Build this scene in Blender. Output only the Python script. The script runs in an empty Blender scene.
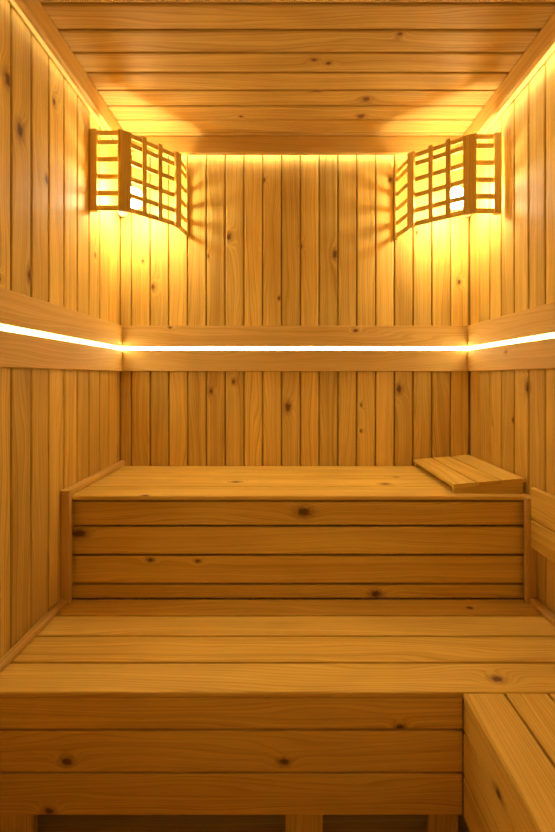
import bpy, bmesh, math, random
from mathutils import Vector, Matrix, Euler
random.seed(11)
S = bpy.context.scene
COL = S.collection

# ------------------------------------------------------------------ camera
H = 1.22                      # eye height
cam = bpy.data.cameras.new('camera'); co = bpy.data.objects.new('camera', cam); COL.objects.link(co)
co.location = (0, 0, H); co.rotation_euler = (math.radians(90), 0, 0)
cam.sensor_fit = 'AUTO'; cam.sensor_width = 36; cam.lens = 395 / 832 * 36
cam.shift_x = -6.5 / 832; cam.shift_y = -39 / 832
cam.clip_start = 0.02
S.camera = co
# ------------------------------------------------------------------ light levels
BULB = 50.0
STRIP = 11.0
COVE_B, COVE_L, COVE_R = 7.0, 2.5, 9.0
C_BULB = (1.0, 0.87, 0.62)
C_STRIP = (1.0, 0.89, 0.58)
C_COVE = (1.0, 0.93, 0.74)
w = bpy.data.worlds.new('world'); S.world = w; w.use_nodes = True
w.node_tree.nodes['Background'].inputs[0].default_value = (1.0, 0.8, 0.55, 1)
w.node_tree.nodes['Background'].inputs[1].default_value = 0.02
vs = S.view_settings
vs.view_transform = 'Standard'; vs.look = 'None'; vs.gamma = 1; vs.exposure = 1.12; vs.use_curve_mapping = False

# ------------------------------------------------------------------ room numbers (metres)
XL, XR = -0.788, 0.893       # side walls
YB, YF = 1.90, -0.62         # back wall, wall behind the viewer
ZC = H + 1.13                # ceiling
P = 0.0904                   # plank pitch
Z_UP = H - 0.427              # upper bench top
Z_LO = H - 0.80              # lower bench top
Y_UP = 1.426                 # upper bench front face
Y_LO = 1.003                 # lower bench front face
X_RB = 0.454                 # side bench front face

# ------------------------------------------------------------------ materials
def wood(name, light=(0.85, 0.59, 0.135), dark=(0.46, 0.24, 0.03), rough=0.6):
    m = bpy.data.materials.new(name); m.use_nodes = True
    nt = m.node_tree; N = nt.nodes; L = nt.links; bs = N['Principled BSDF']
    def n(t, **k):
        o = N.new(t)
        for a, b in k.items(): setattr(o, a, b)
        return o
    def mt(op, a, b=None, c=None, clamp=False):
        o = n('ShaderNodeMath', operation=op); o.use_clamp = clamp
        for i, x in enumerate((a, b, c)):
            if x is None: continue
            if isinstance(x, (int, float)): o.inputs[i].default_value = x
            else: L.new(x, o.inputs[i])
        return o.outputs[0]
    uv = n('ShaderNodeUVMap', uv_map='UVMap').outputs[0]
    sep = n('ShaderNodeSeparateXYZ'); L.new(uv, sep.inputs[0]); U, V = sep.outputs[0], sep.outputs[1]
    at = n('ShaderNodeAttribute', attribute_name='board'); s2 = n('ShaderNodeSeparateXYZ'); L.new(at.outputs['Vector'], s2.inputs[0])
    ou, ov, tone = s2.outputs
    def knot(attr):
        a = n('ShaderNodeAttribute', attribute_name=attr); s = n('ShaderNodeSeparateXYZ'); L.new(a.outputs['Vector'], s.inputs[0])
        du = mt('MULTIPLY', mt('SUBTRACT', U, s.outputs[0]), 0.62); dv = mt('SUBTRACT', V, s.outputs[1])
        d = mt('SQRT', mt('ADD', mt('MULTIPLY', du, du), mt('MULTIPLY', dv, dv)))
        return mt('DIVIDE', d, mt('MAXIMUM', s.outputs[2], 0.00001))
    k = mt('MINIMUM', knot('knot_a'), knot('knot_b'))
    # wobble the knot outline
    c3 = n('ShaderNodeCombineXYZ'); L.new(mt('ADD', U, ou), c3.inputs[0]); L.new(mt('ADD', V, ov), c3.inputs[1]); L.new(ov, c3.inputs[2])
    nk = n('ShaderNodeTexNoise'); nk.inputs['Scale'].default_value = 70; L.new(c3.outputs[0], nk.inputs['Vector'])
    kk = mt('ADD', k, mt('MULTIPLY', mt('SUBTRACT', nk.outputs['Fac'], 0.5), 1.1))
    bulge = mt('POWER', 2.718, mt('MULTIPLY', mt('MULTIPLY', k, k), -0.16))
    # large wandering of the rings along the board
    cw = n('ShaderNodeCombineXYZ'); L.new(mt('MULTIPLY', mt('ADD', U, ou), 1.0), cw.inputs[0])
    L.new(mt('MULTIPLY', mt('ADD', V, ov), 7), cw.inputs[1]); L.new(mt('MULTIPLY', ou, 3.1), cw.inputs[2])
    nw = n('ShaderNodeTexNoise'); nw.inputs['Scale'].default_value = 1.0; nw.inputs['Detail'].default_value = 2; L.new(cw.outputs[0], nw.inputs['Vector'])
    ph = mt('ADD', mt('MULTIPLY', mt('ADD', V, ov), 105), mt('MULTIPLY', nw.outputs['Fac'], 15))
    ph = mt('ADD', ph, mt('MULTIPLY', bulge, 3.5))
    # 1-d noise of the phase: uneven growth rings
    cr = n('ShaderNodeCombineXYZ'); L.new(ph, cr.inputs[0]); L.new(ou, cr.inputs[1])
    nr = n('ShaderNodeTexNoise'); nr.inputs['Scale'].default_value = 0.7; nr.inputs['Detail'].default_value = 3; nr.inputs['Roughness'].default_value = 0.6
    L.new(cr.outputs[0], nr.inputs['Vector'])
    rings = mt('MULTIPLY', mt('SUBTRACT', nr.outputs['Fac'], 0.36), 2.6, clamp=True)
    saw = mt('POWER', mt('FRACT', mt('MULTIPLY', ph, 1.0)), 2.2)
    # fine fibres
    cf = n('ShaderNodeCombineXYZ'); L.new(mt('MULTIPLY', mt('ADD', U, ou), 7), cf.inputs[0]); L.new(mt('MULTIPLY', mt('ADD', V, ov), 420), cf.inputs[1]); L.new(ou, cf.inputs[2])
    nf = n('ShaderNodeTexNoise'); nf.inputs['Scale'].default_value = 1.0; nf.inputs['Detail'].default_value = 2; L.new(cf.outputs[0], nf.inputs['Vector'])
    # cloudy tone
    cc = n('ShaderNodeCombineXYZ'); L.new(mt('MULTIPLY', mt('ADD', U, ou), 2.2), cc.inputs[0]); L.new(mt('MULTIPLY', mt('ADD', V, ov), 9), cc.inputs[1]); L.new(ov, cc.inputs[2])
    nc = n('ShaderNodeTexNoise'); nc.inputs['Scale'].default_value = 1.0; nc.inputs['Detail'].default_value = 3; L.new(cc.outputs[0], nc.inputs['Vector'])
    f = mt('ADD', mt('MULTIPLY', rings, 0.60), mt('MULTIPLY', saw, 0.34))
    f = mt('ADD', f, mt('MULTIPLY', mt('SUBTRACT', nf.outputs['Fac'], 0.5), 0.55))
    f = mt('ADD', f, mt('MULTIPLY', mt('SUBTRACT', nc.outputs['Fac'], 0.5), 0.9), clamp=True)
    mx = n('ShaderNodeMix', data_type='RGBA'); L.new(f, mx.inputs[0])
    mx.inputs[6].default_value = (*light, 1); mx.inputs[7].default_value = (*dark, 1)
    # halo and heart of the knot
    halo = mt('SUBTRACT', 1.0, mt('DIVIDE', mt('SUBTRACT', kk, 0.8), 1.4, clamp=True), clamp=True)
    m2 = n('ShaderNodeMix', data_type='RGBA'); L.new(mt('MULTIPLY', halo, 0.6), m2.inputs[0]); L.new(mx.outputs[2], m2.inputs[6]); m2.inputs[7].default_value = (0.30, 0.115, 0.03, 1)
    heart = mt('SUBTRACT', 1.0, mt('DIVIDE', mt('SUBTRACT', kk, 0.55), 0.5, clamp=True), clamp=True)
    m3 = n('ShaderNodeMix', data_type='RGBA'); L.new(mt('MULTIPLY', heart, 0.75), m3.inputs[0]); L.new(m2.outputs[2], m3.inputs[6]); m3.inputs[7].default_value = (0.085, 0.03, 0.012, 1)
    hs = n('ShaderNodeHueSaturation'); L.new(m3.outputs[2], hs.inputs['Color']); L.new(tone, hs.inputs['Value'])
    L.new(hs.outputs[0], bs.inputs['Base Color'])
    bs.inputs['Roughness'].default_value = rough
    bs.inputs['Specular IOR Level'].default_value = 0.25
    bp = n('ShaderNodeBump'); bp.inputs['Strength'].default_value = 0.25; bp.inputs['Distance'].default_value = 0.0015
    L.new(mt('ADD', mt('MULTIPLY', f, -1.0), mt('MULTIPLY', nf.outputs['Fac'], 0.4)), bp.inputs['Height']); L.new(bp.outputs[0], bs.inputs['Normal'])
    return m

def plain(name, col, rough=0.5, emit=None, strength=0):
    m = bpy.data.materials.new(name); m.use_nodes = True; N = m.node_tree.nodes; L = m.node_tree.links; b = N['Principled BSDF']
    b.inputs['Base Color'].default_value = (*col, 1); b.inputs['Roughness'].default_value = rough
    if emit:
        b.inputs['Emission Color'].default_value = (*emit, 1); b.inputs['Emission Strength'].default_value = strength
    else:
        t = N.new('ShaderNodeTexNoise'); t.inputs['Scale'].default_value = 60
        r = N.new('ShaderNodeMapRange'); r.inputs[3].default_value = rough * .85; r.inputs[4].default_value = rough * 1.1
        L.new(t.outputs[0], r.inputs[0]); L.new(r.outputs[0], b.inputs['Roughness'])
    return m
PINE = wood('pine_planks')
CEIL = wood('pine_ceiling_planks', light=(0.70, 0.47, 0.13), dark=(0.38, 0.20, 0.035))
BENCH = wood('pine_bench_boards', light=(0.95, 0.68, 0.15), dark=(0.60, 0.33, 0.036), rough=0.5)
BATTEN = wood('pine_trim', light=(0.80, 0.54, 0.16), dark=(0.56, 0.31, 0.05))
SOCKET = plain('cream_porcelain', (0.75, 0.68, 0.55), 0.3)
M_BULB = plain('glowing_bulb_glass', (1, 0.9, 0.7), 0.3, C_BULB, BULB)
M_STRIP = plain('glowing_strip_diffuser', (1, 0.95, 0.85), 0.4, C_STRIP, STRIP)
M_CB = plain('back_cornice_glow', (1, 0.95, 0.85), 0.4, C_COVE, COVE_B)
M_CL = plain('left_cornice_glow', (1, 0.95, 0.85), 0.4, C_COVE, COVE_L)
M_CR = plain('right_cornice_glow', (1, 0.95, 0.85), 0.4, C_COVE, COVE_R)

# ------------------------------------------------------------------ mesh building
class MB:
    """collects boards; every board has its own grain offset, tone and up to two knots"""
    def __init__(s):
        s.bm = bmesh.new(); s.uv = s.bm.loops.layers.uv.new('UVMap')
        s.b = s.bm.faces.layers.float_vector.new('board')
        s.ka = s.bm.faces.layers.float_vector.new('knot_a'); s.kb = s.bm.faces.layers.float_vector.new('knot_b')
    def prism(s, prof, g, lo, hi, mat=None, knots=(), tone=None, tv=0.10, smooth=False):
        """prof: list of (p,q) along the two axes other than g, in axis order; extruded along axis g from lo to hi"""
        ax = [a for a in range(3) if a != g]
        def pt(p, q, t):
            v = [0, 0, 0]; v[ax[0]] = p; v[ax[1]] = q; v[g] = t; return v
        A = [pt(p, q, lo) for p, q in prof]; B = [pt(p, q, hi) for p, q in prof]
        n = len(prof); va = [s.bm.verts.new(v) for v in A]; vb = [s.bm.verts.new(v) for v in B]
        faces = [(s.bm.faces.new((va[i], va[(i+1) % n], vb[(i+1) % n], vb[i])), i) for i in range(n)]
        faces += [(s.bm.faces.new(va[::-1]), -1), (s.bm.faces.new(vb), -1)]
        off = (random.uniform(0, 40), random.uniform(0, 40), tone if tone else random.uniform(1 - tv, 1 + tv * .7))
        ks = [tuple(k) for k in knots][:2]
        while len(ks) < 2: ks.append((99, 99, 0.00001))
        for f, i in faces:
            f[s.b] = off; f[s.ka] = ks[0]; f[s.kb] = ks[1]
            f.normal_update(); nn = f.normal
            if i >= 0:
                a = ax[0] if abs(nn[ax[0]]) < abs(nn[ax[1]]) else ax[1]
                for l in f.loops: l[s.uv].uv = (l.vert.co[g], l.vert.co[a])
                f.smooth = smooth
            else:
                for l in f.loops: l[s.uv].uv = (l.vert.co[ax[0]] * .3, l.vert.co[ax[1]])
        if mat is not None:
            for v in va + vb: v.co = mat @ v.co
        return va + vb
    def board(s, x, y, z, g, r=0.003, **k):
        """box from ranges with rounded long edges, grain along axis g"""
        R = (x, y, z); ax = [a for a in range(3) if a != g]
        (a0, a1), (b0, b1) = R[ax[0]], R[ax[1]]
        r = min(r, (a1-a0)*.45, (b1-b0)*.45); h = r * .29
        prof = [(a0+r, b0), (a1-r, b0), (a1-h, b0+h), (a1, b0+r), (a1, b1-r), (a1-h, b1-h), (a1-r, b1), (a0+r, b1), (a0+h, b1-h), (a0, b1-r), (a0, b0+r), (a0+h, b0+h)]
        if g == 1: prof = prof[::-1]
        return s.prism(prof, g, R[g][0], R[g][1], **k)
    def build(s, name, mat, parent=None):
        if parent is not None:
            o = Vector((0, 0, 0)); q = parent
            while q is not None: o += q.location; q = q.parent
            for v in s.bm.verts: v.co -= o
        bmesh.ops.recalc_face_normals(s.bm, faces=s.bm.faces[:])
        me = bpy.data.meshes.new(name); s.bm.to_mesh(me); s.bm.free(); me.materials.append(mat)
        ob = bpy.data.objects.new(name, me); COL.objects.link(ob)
        if parent is not None: ob.parent = parent
        return ob
def thing(name, label, cat, loc, group=None):
    o = bpy.data.objects.new(name, None); COL.objects.link(o); o.location = loc; o.empty_display_size = .05
    o['label'] = label; o['category'] = cat
    if group: o['group'] = group
    return o
def struct(o): o['kind'] = 'structure'; return o
def kpix(px, py, plane, val, r):
    """a knot seen at a photo pixel, lying on the plane axis=val; returns its place in the room and its radius"""
    dx, dz = (px - 284) / 395, (377 - py) / 395
    if plane == 'y': t = val
    elif plane == 'x': t = val / dx
    else: t = (val - H) / dz
    return Vector((dx * t, t, H + dz * t)), r
def rnd_knots(g, lo, hi, a0, a1, prob=0.5, n=2):
    out = []
    for _ in range(n):
        if random.random() < prob * .5: out.append((random.uniform(lo, hi), random.uniform(a0, a1), random.uniform(.004, .009)))
    return out

# ------------------------------------------------------------------ setting: walls, ceiling, floor
T = 0.018
def plank_wall(name, plane, face, sign, lo, hi, ph, knots, P=P, prob=.35):
    """plane 'y' or 'x'; face = room-side coordinate; sign = direction out of the room; ph = a plank joint"""
    mb = MB(); c = ph - math.ceil((ph - lo) / P) * P
    while c < hi:
        a0, a1 = max(c + .0026, lo), min(c + P - .0026, hi)
        if a1 - a0 > .008:
            ks = [(k.z, k.x if plane == 'y' else k.y, r) for k, r in knots if a0 - .01 < (k.x if plane == 'y' else k.y) < a1 + .01]
            if len(ks) < 2: ks += rnd_knots(2, 0.2, ZC, a0, a1, prob, 2 - len(ks))
            f0, f1 = sorted((face, face + sign * T))
            if plane == 'y': mb.board((a0, a1), (f0, f1), (0, ZC), 2, .005, knots=ks, tv=.16)
            else: mb.board((f0, f1), (a0, a1), (0, ZC), 2, .005, knots=ks, tv=.16)
        c += P
    f0, f1 = sorted((face + sign * T * 1.0, face + sign * .05))
    if plane == 'y': mb.board((lo - .05, hi + .05), (f0, f1), (-.05, ZC + .05), 2, .001, tone=.8)
    else: mb.board((f0, f1), (lo, hi), (-.05, ZC + .05), 2, .001, tone=.8)
    return struct(mb.build(name, PINE))
kb = [kpix(*a) for a in ((229, 237, 'y', YB, .011), (208, 256, 'y', YB, .006), (153, 287, 'y', YB, .009), (143, 261, 'y', YB, .005), (264, 180, 'y', YB, .006),
     (335, 254, 'y', YB, .012), (390, 180, 'y', YB, .008), (459, 282, 'y', YB, .008), (279, 298, 'y', YB, .006), (288, 407, 'y', YB, .014), (211, 391, 'y', YB, .008), (208, 416, 'y', YB, .007),
     (223, 454, 'y', YB, .006), (399, 389, 'y', YB, .012), (361, 405, 'y', YB, .005), (361, 431, 'y', YB, .005), (268, 322, 'y', YB, .011), (301, 246, 'y', YB, .007))]
kl = [kpix(*a) for a in ((8, 80, 'x', XL, .013), (20, 130, 'x', XL, .014), (54, 102, 'x', XL, .008), (30, 275, 'x', XL, .012), (47, 180, 'x', XL, .009), (95, 255, 'x', XL, .006))]
kr = [kpix(*a) for a in ((528, 387, 'x', XR, .013), (532, 568, 'x', XR, .010), (513, 420, 'x', XR, .006))]
plank_wall('wall_back', 'y', YB, 1, XL, XR, -0.012, kb, prob=.12)
plank_wall('wall_left', 'x', XL, -1, YF, YB, 1.872, kl, P=.0913, prob=.3)
plank_wall('wall_right', 'x', XR, 1, YF, YB, 1.807, kr, P=.0912, prob=.3)
plank_wall('wall_front', 'y', YF, -1, XL, XR, -0.012, [], prob=.3)

def flat(name, z, sign, ph, knots, mat, prob=.4):
    mb = MB(); c = ph - math.ceil((ph - YF) / P) * P
    while c < YB:
        a0, a1 = max(c + .0028, YF), min(c + P - .0028, YB)
        if a1 - a0 > .008:
            ks = [(k.x, k.y, r) for k, r in knots if a0 - .005 < k.y < a1 + .005]
            if len(ks) < 2: ks += rnd_knots(0, XL, XR, a0, a1, prob, 2 - len(ks))
            z0, z1 = sorted((z, z + sign * T))
            mb.board((XL, XR), (a0, a1), (z0, z1), 0, .006, knots=ks, tv=.10)
        c += P
    z0, z1 = sorted((z + sign * T, z + sign * .05))
    mb.board((XL - .05, XR + .05), (YF - .05, YB + .05), (z0, z1), 0, .001, tone=.8)
    return struct(mb.build(name, mat))
kc = [kpix(*a) for a in ((366, 99, 'z', ZC, .012), (361, 116, 'z', ZC, .011), (314, 60, 'z', ZC, .007), (316, 91, 'z', ZC, .006), (400, 34, 'z', ZC, .006))]
flat('ceiling', ZC, 1, 1.83, kc, CEIL)
flat('floor', 0, -1, 1.04, [], PINE)

# ------------------------------------------------------------------ cornices with light behind
CB, CT = H + 1.048, ZC - .0005        # cornice bottom and top
GAP = .046
def cornice(name, x, y, g, strip, smat):
    mb = MB(); mb.board(x, y, (CB, CT), g, .006, tone=1.0, knots=rnd_knots(g, 0, 1, CB, CT, .5))
    o = struct(mb.build(name, BATTEN))
    m2 = MB(); m2.board(*strip, g, .001); m2.build('light_strip', smat, o)
    return o
cornice('trim_1', (-.753, .851), (YB - .052, YB - .030), 0, ((XL + .08, XR - .08), (YB - .0295, YB - .0265), (CB + .012, CB + .022)), M_CB)
cornice('trim_2', (-.753, -.733), (YF + .002, YB - .0525), 1, ((-.7565, -.7535), (YF + .05, YB - .10), (CB + .018, CB + .028)), M_CL)
cornice('trim_3', (.833, .851), (YF + .002, YB - .0525), 1, ((.8515, .8545), (YF + .05, YB - .10), (CB + .012, CB + .022)), M_CR)
for nm, x in (('trim_4', (XL + .0005, XL + .010)), ('trim_5', (XR - .010, XR - .0005))):
    mb = MB(); mb.board(x, (YF + .002, YB - .002), (CB + .022, ZC - .016), 1, .003, tone=1.0); struct(mb.build(nm, BATTEN))

# ------------------------------------------------------------------ light rail round the walls
R0, R1, R2, R3 = H + .027, H + .1275, H + .1450, H + .245
TR = .017
def rail(name, plane, face, sign, lo, hi, kn=()):
    mb = MB(); f0, f1 = sorted((face + sign * .0005, face + sign * TR))
    for z0, z1 in ((R0, R1), (R2, R3)):
        ks = [(k.x if plane == 'y' else k.y, k.z, r) for k, r in kn if z0 - .01 < k.z < z1 + .01]
        if plane == 'y': mb.board((lo, hi), (f0, f1), (z0, z1), 0, .003, knots=ks)
        else: mb.board((f0, f1), (lo, hi), (z0, z1), 1, .003, knots=ks)
    return struct(mb.build(name, BATTEN))
rail('trim_6', 'y', YB, -1, XL + TR + .001, XR - TR - .001, [kpix(171, 328, 'y', YB, .005), kpix(355, 331, 'y', YB, .007)])
rail('trim_7', 'x', XL, 1, YF + .002, YB - .0015)
rail('trim_8', 'x', XR, -1, YF + .002, YB - .0015, [kpix(510, 352, 'x', XR, .006)])
def strip(label, x, y, z, g):
    t = MB(); t.board(x, y, z, g, .003)
    o = t.build('light_strip', M_STRIP); o['label'] = label; o['category'] = 'light strip'; o['group'] = 'glowing strips set in the wall rail'
Zs = (R1 + .002, R2 - .002)
strip('straight level white light strip in the rail across the back wall', (XL + TR - .003, XR - TR + .003), (YB - TR + .004, YB - TR + .012), Zs, 0)
strip('white light strip in the rail along the left wall, left of the corner', (XL + TR - .012, XL + TR - .004), (YF + .01, YB - TR + .003), Zs, 1)
strip('white light strip in the rail along the right wall, right of the corner', (XR - TR + .004, XR - TR + .012), (YF + .01, YB - TR + .003), Zs, 1)

# ------------------------------------------------------------------ benches
def seat(mb, x, edges, knots, g=0, z=Z_LO, th=.015, nose=True):
    for i in range(len(edges) - 1):
        a0, a1 = edges[i] + .0030, edges[i + 1] - .0030
        ks = [((k.x, k.y) if g == 0 else (k.y, k.x)) + (r,) for k, r in knots if a0 < (k.y if g == 0 else k.x) < a1]
        if g == 0: mb.board(x, (a0, a1), (z - th, z), 0, .004 if i == 0 else .0025, knots=ks, tv=.05)
        else: mb.board((a0, a1), x, (z - th, z), 1, .004 if i == 0 else .0025, knots=ks, tv=.05)

# lower bench
t = thing('lower_bench', 'long low pine bench across the room with open footings, in front of the taller bench', 'bench', (0.05, 1.2, 0))
mb = MB(); ex = (XL + .002, XR - .002)
seat(mb, ex, (Y_LO - .004, 1.108, 1.2205, 1.325, Y_UP - .001), [kpix(497, 679, 'z', Z_LO, .010), kpix(470, 608, 'z', Z_LO, .006), kpix(60, 606, 'z', Z_LO, .005)])
mb.build('seat', BENCH, t)
mb = MB()
for z0, z1, kn in ((H - .894, H - .8165, [(400, 727, .006)]), (H - 1.0035, H - .9005, [(67, 762, .009), (284, 762, .008), (462, 751, .005)]), (H - 1.113, H - 1.0105, [(49, 811, .008), (505, 805, .006)])):
    ks = [kpix(a, b, 'y', Y_LO, r) for a, b, r in kn]
    mb.board((XL + .003, X_RB - .001), (Y_LO, Y_LO + .02), (z0, z1), 0, .0025, knots=[(k.x, k.z, r) for k, r in ks], tv=.05)
mb.build('front_panel', BENCH, t)
for a, b in ((XL + .004, -.650), (.003, .101), (.376, X_RB - .001)):
    mb = MB(); mb.board((a, b), (Y_LO + .0215, Y_LO + .042), (0.0005, H - .826), 2, .003, tv=.05); mb.build('leg', BENCH, t)

# upper bench
t = thing('upper_bench', 'tall pine bench against the back wall with a closed board front', 'bench', (0.05, 1.66, 0))
mb = MB()
seat(mb, (XL + .002, XR - .002), (Y_UP - .012, 1.545, 1.655, 1.765, YB - .001),
     [kpix(236, 482, 'z', Z_UP, .011), kpix(145, 495.5, 'z', Z_UP, .008), kpix(215, 497, 'z', Z_UP, .005), kpix(385, 484, 'z', Z_UP, .012), kpix(331, 479, 'z', Z_UP, .006), kpix(396, 477, 'z', Z_UP, .006), kpix(332, 480, 'z', Z_UP, .007)], z=Z_UP, th=.016)
mb.build('seat', BENCH, t)
mb = MB(); sc = 395 / Y_UP
for y0, y1, kn in ((502, 525, [(304, 512, .016)]), (527.5, 554, [(79, 533, .017)]), (556.5, 583, [(198, 561, .006), (150, 560, .007), (518, 563, .012)]), (585.5, 600, [(376, 594, .012)])):
    ks = [kpix(a, b, 'y', Y_UP, r) for a, b, r in kn]
    mb.board((XL + .003, XR - .003), (Y_UP, Y_UP + .02), (max(H - (y1 - 377) / sc, Z_LO + .001), H - (y0 - 377) / sc), 0, .0025, knots=[(k.x, k.z, r) for k, r in ks], tv=.05)
mb.build('front_panel', BENCH, t)
for a in (XL + .02, 0.02, XR - .08):
    mb = MB(); mb.board((a, a + .06), (YB - .05, YB - .01), (0.0005, Z_UP - .0165), 2, .003); mb.build('leg', BENCH, t)

# side bench
t = thing('side_bench', 'low pine bench along the right wall, running away from the cross bench', 'bench', (.67, .2, 0))
mb = MB(); y1 = Y_LO - .005
seat(mb, (YF + .003, y1), (X_RB - .004, .5585, .668, .775, XR - .001), [kpix(527, 808, 'z', Z_LO, .007)], g=1)
mb.build('seat', BENCH, t)
mb = MB()
for z0, z1 in ((H - .894, H - .8165), (H - 1.0035, H - .9005), (H - 1.113, H - 1.0105)):
    mb.board((X_RB, X_RB + .02), (YF + .004, y1), (z0, z1), 1, .0025, knots=rnd_knots(1, 0.5, 1, z0, z1, .7), tv=.05)
mb.build('front_panel', BENCH, t)
for a in (YF + .02, .2, .895):
    mb = MB(); mb.board((X_RB + .0215, X_RB + .042), (a, a + .09), (.0005, H - .826), 2, .003); mb.build('leg', BENCH, t)

# bench edge battens (fixed to the room)
def trim(n, x, y, z, g, r=.006):
    mb = MB(); mb.board(x, y, z, g, r, tone=1.0); struct(mb.build(n, BATTEN))
B = .022
trim('trim_9', (XL + .0005, XL + .024), (Y_UP - .010, YB - .002), (Z_UP + .0005, Z_UP + .027), 1)
trim('trim_10', (XL + .0005, XL + .033), (Y_UP - .0365, Y_UP - .0130), (Z_LO + .0005, Z_UP + .027), 2)
trim('trim_11', (XL + .0005, XL + .026), (Y_LO - .003, Y_UP - .038), (Z_LO + .0005, Z_LO + B), 1)
trim('trim_12', (XR - .038, XR - .0005), (Y_UP - .0365, Y_UP - .0130), (Z_LO + .0005, Z_UP - .001), 2)
trim('trim_13', (XR - .030, XR - .0005), (YF + .002, Y_UP - .038), (Z_LO + .0005, Z_LO + B), 1)

# backrest
t = thing('backrest', 'two-board pine backrest fixed to the right wall above the low bench', 'backrest', (XR - .01, .4, Z_LO + .2))
for z0, z1 in ((H - .497, H - .388), (H - .600, H - .501)):
    mb = MB(); mb.board((XR - .025, XR - .009), (YF + .003, Y_UP - .038), (z0, z1), 1, .004, tv=.06, knots=rnd_knots(1, .6, 1.3, z0, z1, .5)); mb.build('board', BENCH, t)
for a in (YF + .1, .35, 1.15):
    mb = MB(); mb.board((XR - .0088, XR - .0004), (a, a + .05), (H - .59, H - .40), 2, .001); mb.build('batten', BATTEN, t)

# headrest
hx0, hx1, hy0, hy1 = .622, .886, 1.452, YB - .006
hl, hr = .032, .055
ang = math.atan2(hr - hl, hx1 - hx0)
t = thing('headrest', 'slatted sloping pine headrest lying on the right end of the tall bench', 'headrest', ((hx0 + hx1) / 2, (hy0 + hy1) / 2, Z_UP))
M = Matrix.Translation((hx0, 0, Z_UP + hl)) @ Matrix.Rotation(-ang, 4, 'Y')
Wd = (hx1 - hx0) / math.cos(ang); sw = (Wd - .012) / 3
mb = MB()
for i in range(3):
    a = i * (sw + .006); mb.board((a, a + sw), (hy0, hy1), (-.014, 0), 1, .0025, mat=M, tv=.05)
mb.build('slatted_top', BENCH, t)
for y0 in (hy0 + .0015, hy1 - .025):
    mb = MB(); y2 = y0 + .02
    def tz(x): return Z_UP + hl + (x - hx0) * math.tan(ang) - .0145
    xa, xb = hx0 + .004, hx1 - .006
    mb.prism([(xa, Z_UP + .0005), (xa, tz(xa)), (xb, tz(xb)), (xb, Z_UP + .0005)], 1, y0, y2); mb.build('end_rail', BENCH, t)

# ------------------------------------------------------------------ corner lamps
def lamp(label, cx, sx, pts, z0, z1, bulb):
    """pts: plan points (distance from side wall, distance from back wall)"""
    W = [Vector((cx + sx * a, YB - b, 0)) for a, b in pts]
    t = thing('corner_lamp', label, 'lamp', (cx, YB, z0), 'wooden lattice lamps in the back corners')
    hh = z1 - z0
    rows = [0, .060, .128, .198, .268, .306]; k = (hh - .016) / .306; rows = [r * k for r in rows]
    cols = (1, 3, 1)
    for i in range(3):
        a, b = W[i], W[i + 1]; d = (b - a); L = d.length; d.normalize()
        n = Vector((d.y, -d.x, 0))
        if n.y > 0 and i < 2: n = -n
        if i == 2 and n.x * sx < 0: n = -n
        M = Matrix(((d.x, n.x, 0, a.x), (d.y, n.y, 0, a.y), (0, 0, 1, z0), (0, 0, 0, 1)))
        e0 = .006 if i == 0 else .004; e1 = L - (.006 if i == 2 else .004)
        mb = MB()
        for r in rows: mb.board((e0, e1), (-.006, .001), (r - .002, r + .019), 0, .002, mat=M, tv=.05)
        for c in range(1, cols[i]):
            u = L * c / cols[i] + (.004 if c == 1 else -.004); mb.board((u - .010, u + .010), (.0012, .008), (-.004, hh + .010), 2, .002, mat=M, tv=.05)
        mb.build('lattice', BENCH, t)
        if i == 0:
            mb = MB(); mb.board((.001, .030), (-.010, .010), (-.006, hh + .004), 2, .003, mat=M); mb.build('stile', BENCH, t)
        if i == 2:
            mb = MB(); mb.board((L - .016, L - .001), (-.008, .008), (-.006, hh + .006), 2, .003, mat=M); mb.build('stile', BENCH, t)
    for i, wd, up in ((1, .050, -.006), (2, .034, .006)):
        d = (W[i + 1] - W[i - 1]).normalized(); n = Vector((d.y, -d.x, 0))
        if n.y > 0: n = -n
        M = Matrix(((d.x, n.x, 0, W[i].x), (d.y, n.y, 0, W[i].y), (0, 0, 1, z0), (0, 0, 0, 1)))
        mb = MB(); mb.board((-wd / 2, wd / 2), (-.002, .014), (-.008, hh + up), 2, .004, mat=M); mb.build('post', BENCH, t)
    # bulb holder in the corner
    bx, by, bz = cx + sx * bulb[0], YB - bulb[1], bulb[2]
    base = Vector((cx + sx * .012, YB - .012, bz)); tip = Vector((bx, by, bz)); ax = (tip - base).normalized(); Ld = (tip - base).length
    q = ax.to_track_quat('Z', 'Y').to_matrix().to_4x4()
    def lathe(name, prof, mat, org, seg=20):
        m = MB(); rings = []
        for r, h in prof:
            rings.append([m.bm.verts.new((Matrix.Translation(org) @ q) @ Vector((r * math.cos(2 * math.pi * j / seg), r * math.sin(2 * math.pi * j / seg), h))) for j in range(seg)])
        for r0, r1 in zip(rings, rings[1:]):
            for j in range(seg): f = m.bm.faces.new((r0[j], r0[(j + 1) % seg], r1[(j + 1) % seg], r1[j])); f.smooth = True
        m.bm.faces.new(rings[0][::-1]); m.bm.faces.new(rings[-1])
        return m.build(name, mat, t)
    lathe('bulb_holder', [(.026, .010), (.026, .020), (.019, .024), (.018, Ld - .052), (.015, Ld - .046)], SOCKET, base)
    R = .045; prof = [(.012, -.045), (.014, -.036)] + [(R * math.sin(a), -R * math.cos(a)) for a in [math.radians(x) for x in range(30, 171, 14)]] + [(.002, R)]
    lathe('bulb', prof, M_BULB, tip, 16)
lamp('slatted wooden corner lamp on the left, hanging beside the left wall', XL, 1, [(.001, .294), (.139, .294), (.306, .121), (.322, .001)], H + .680, H + 1.000, (.123, .16, H + .787))
lamp('slatted wooden corner lamp on the right, hanging beside the right wall', XR, -1, [(.012, .294), (.138, .294), (.326, .150), (.358, .001)], H + .668, H + .985, (.133, .16, H + .787))
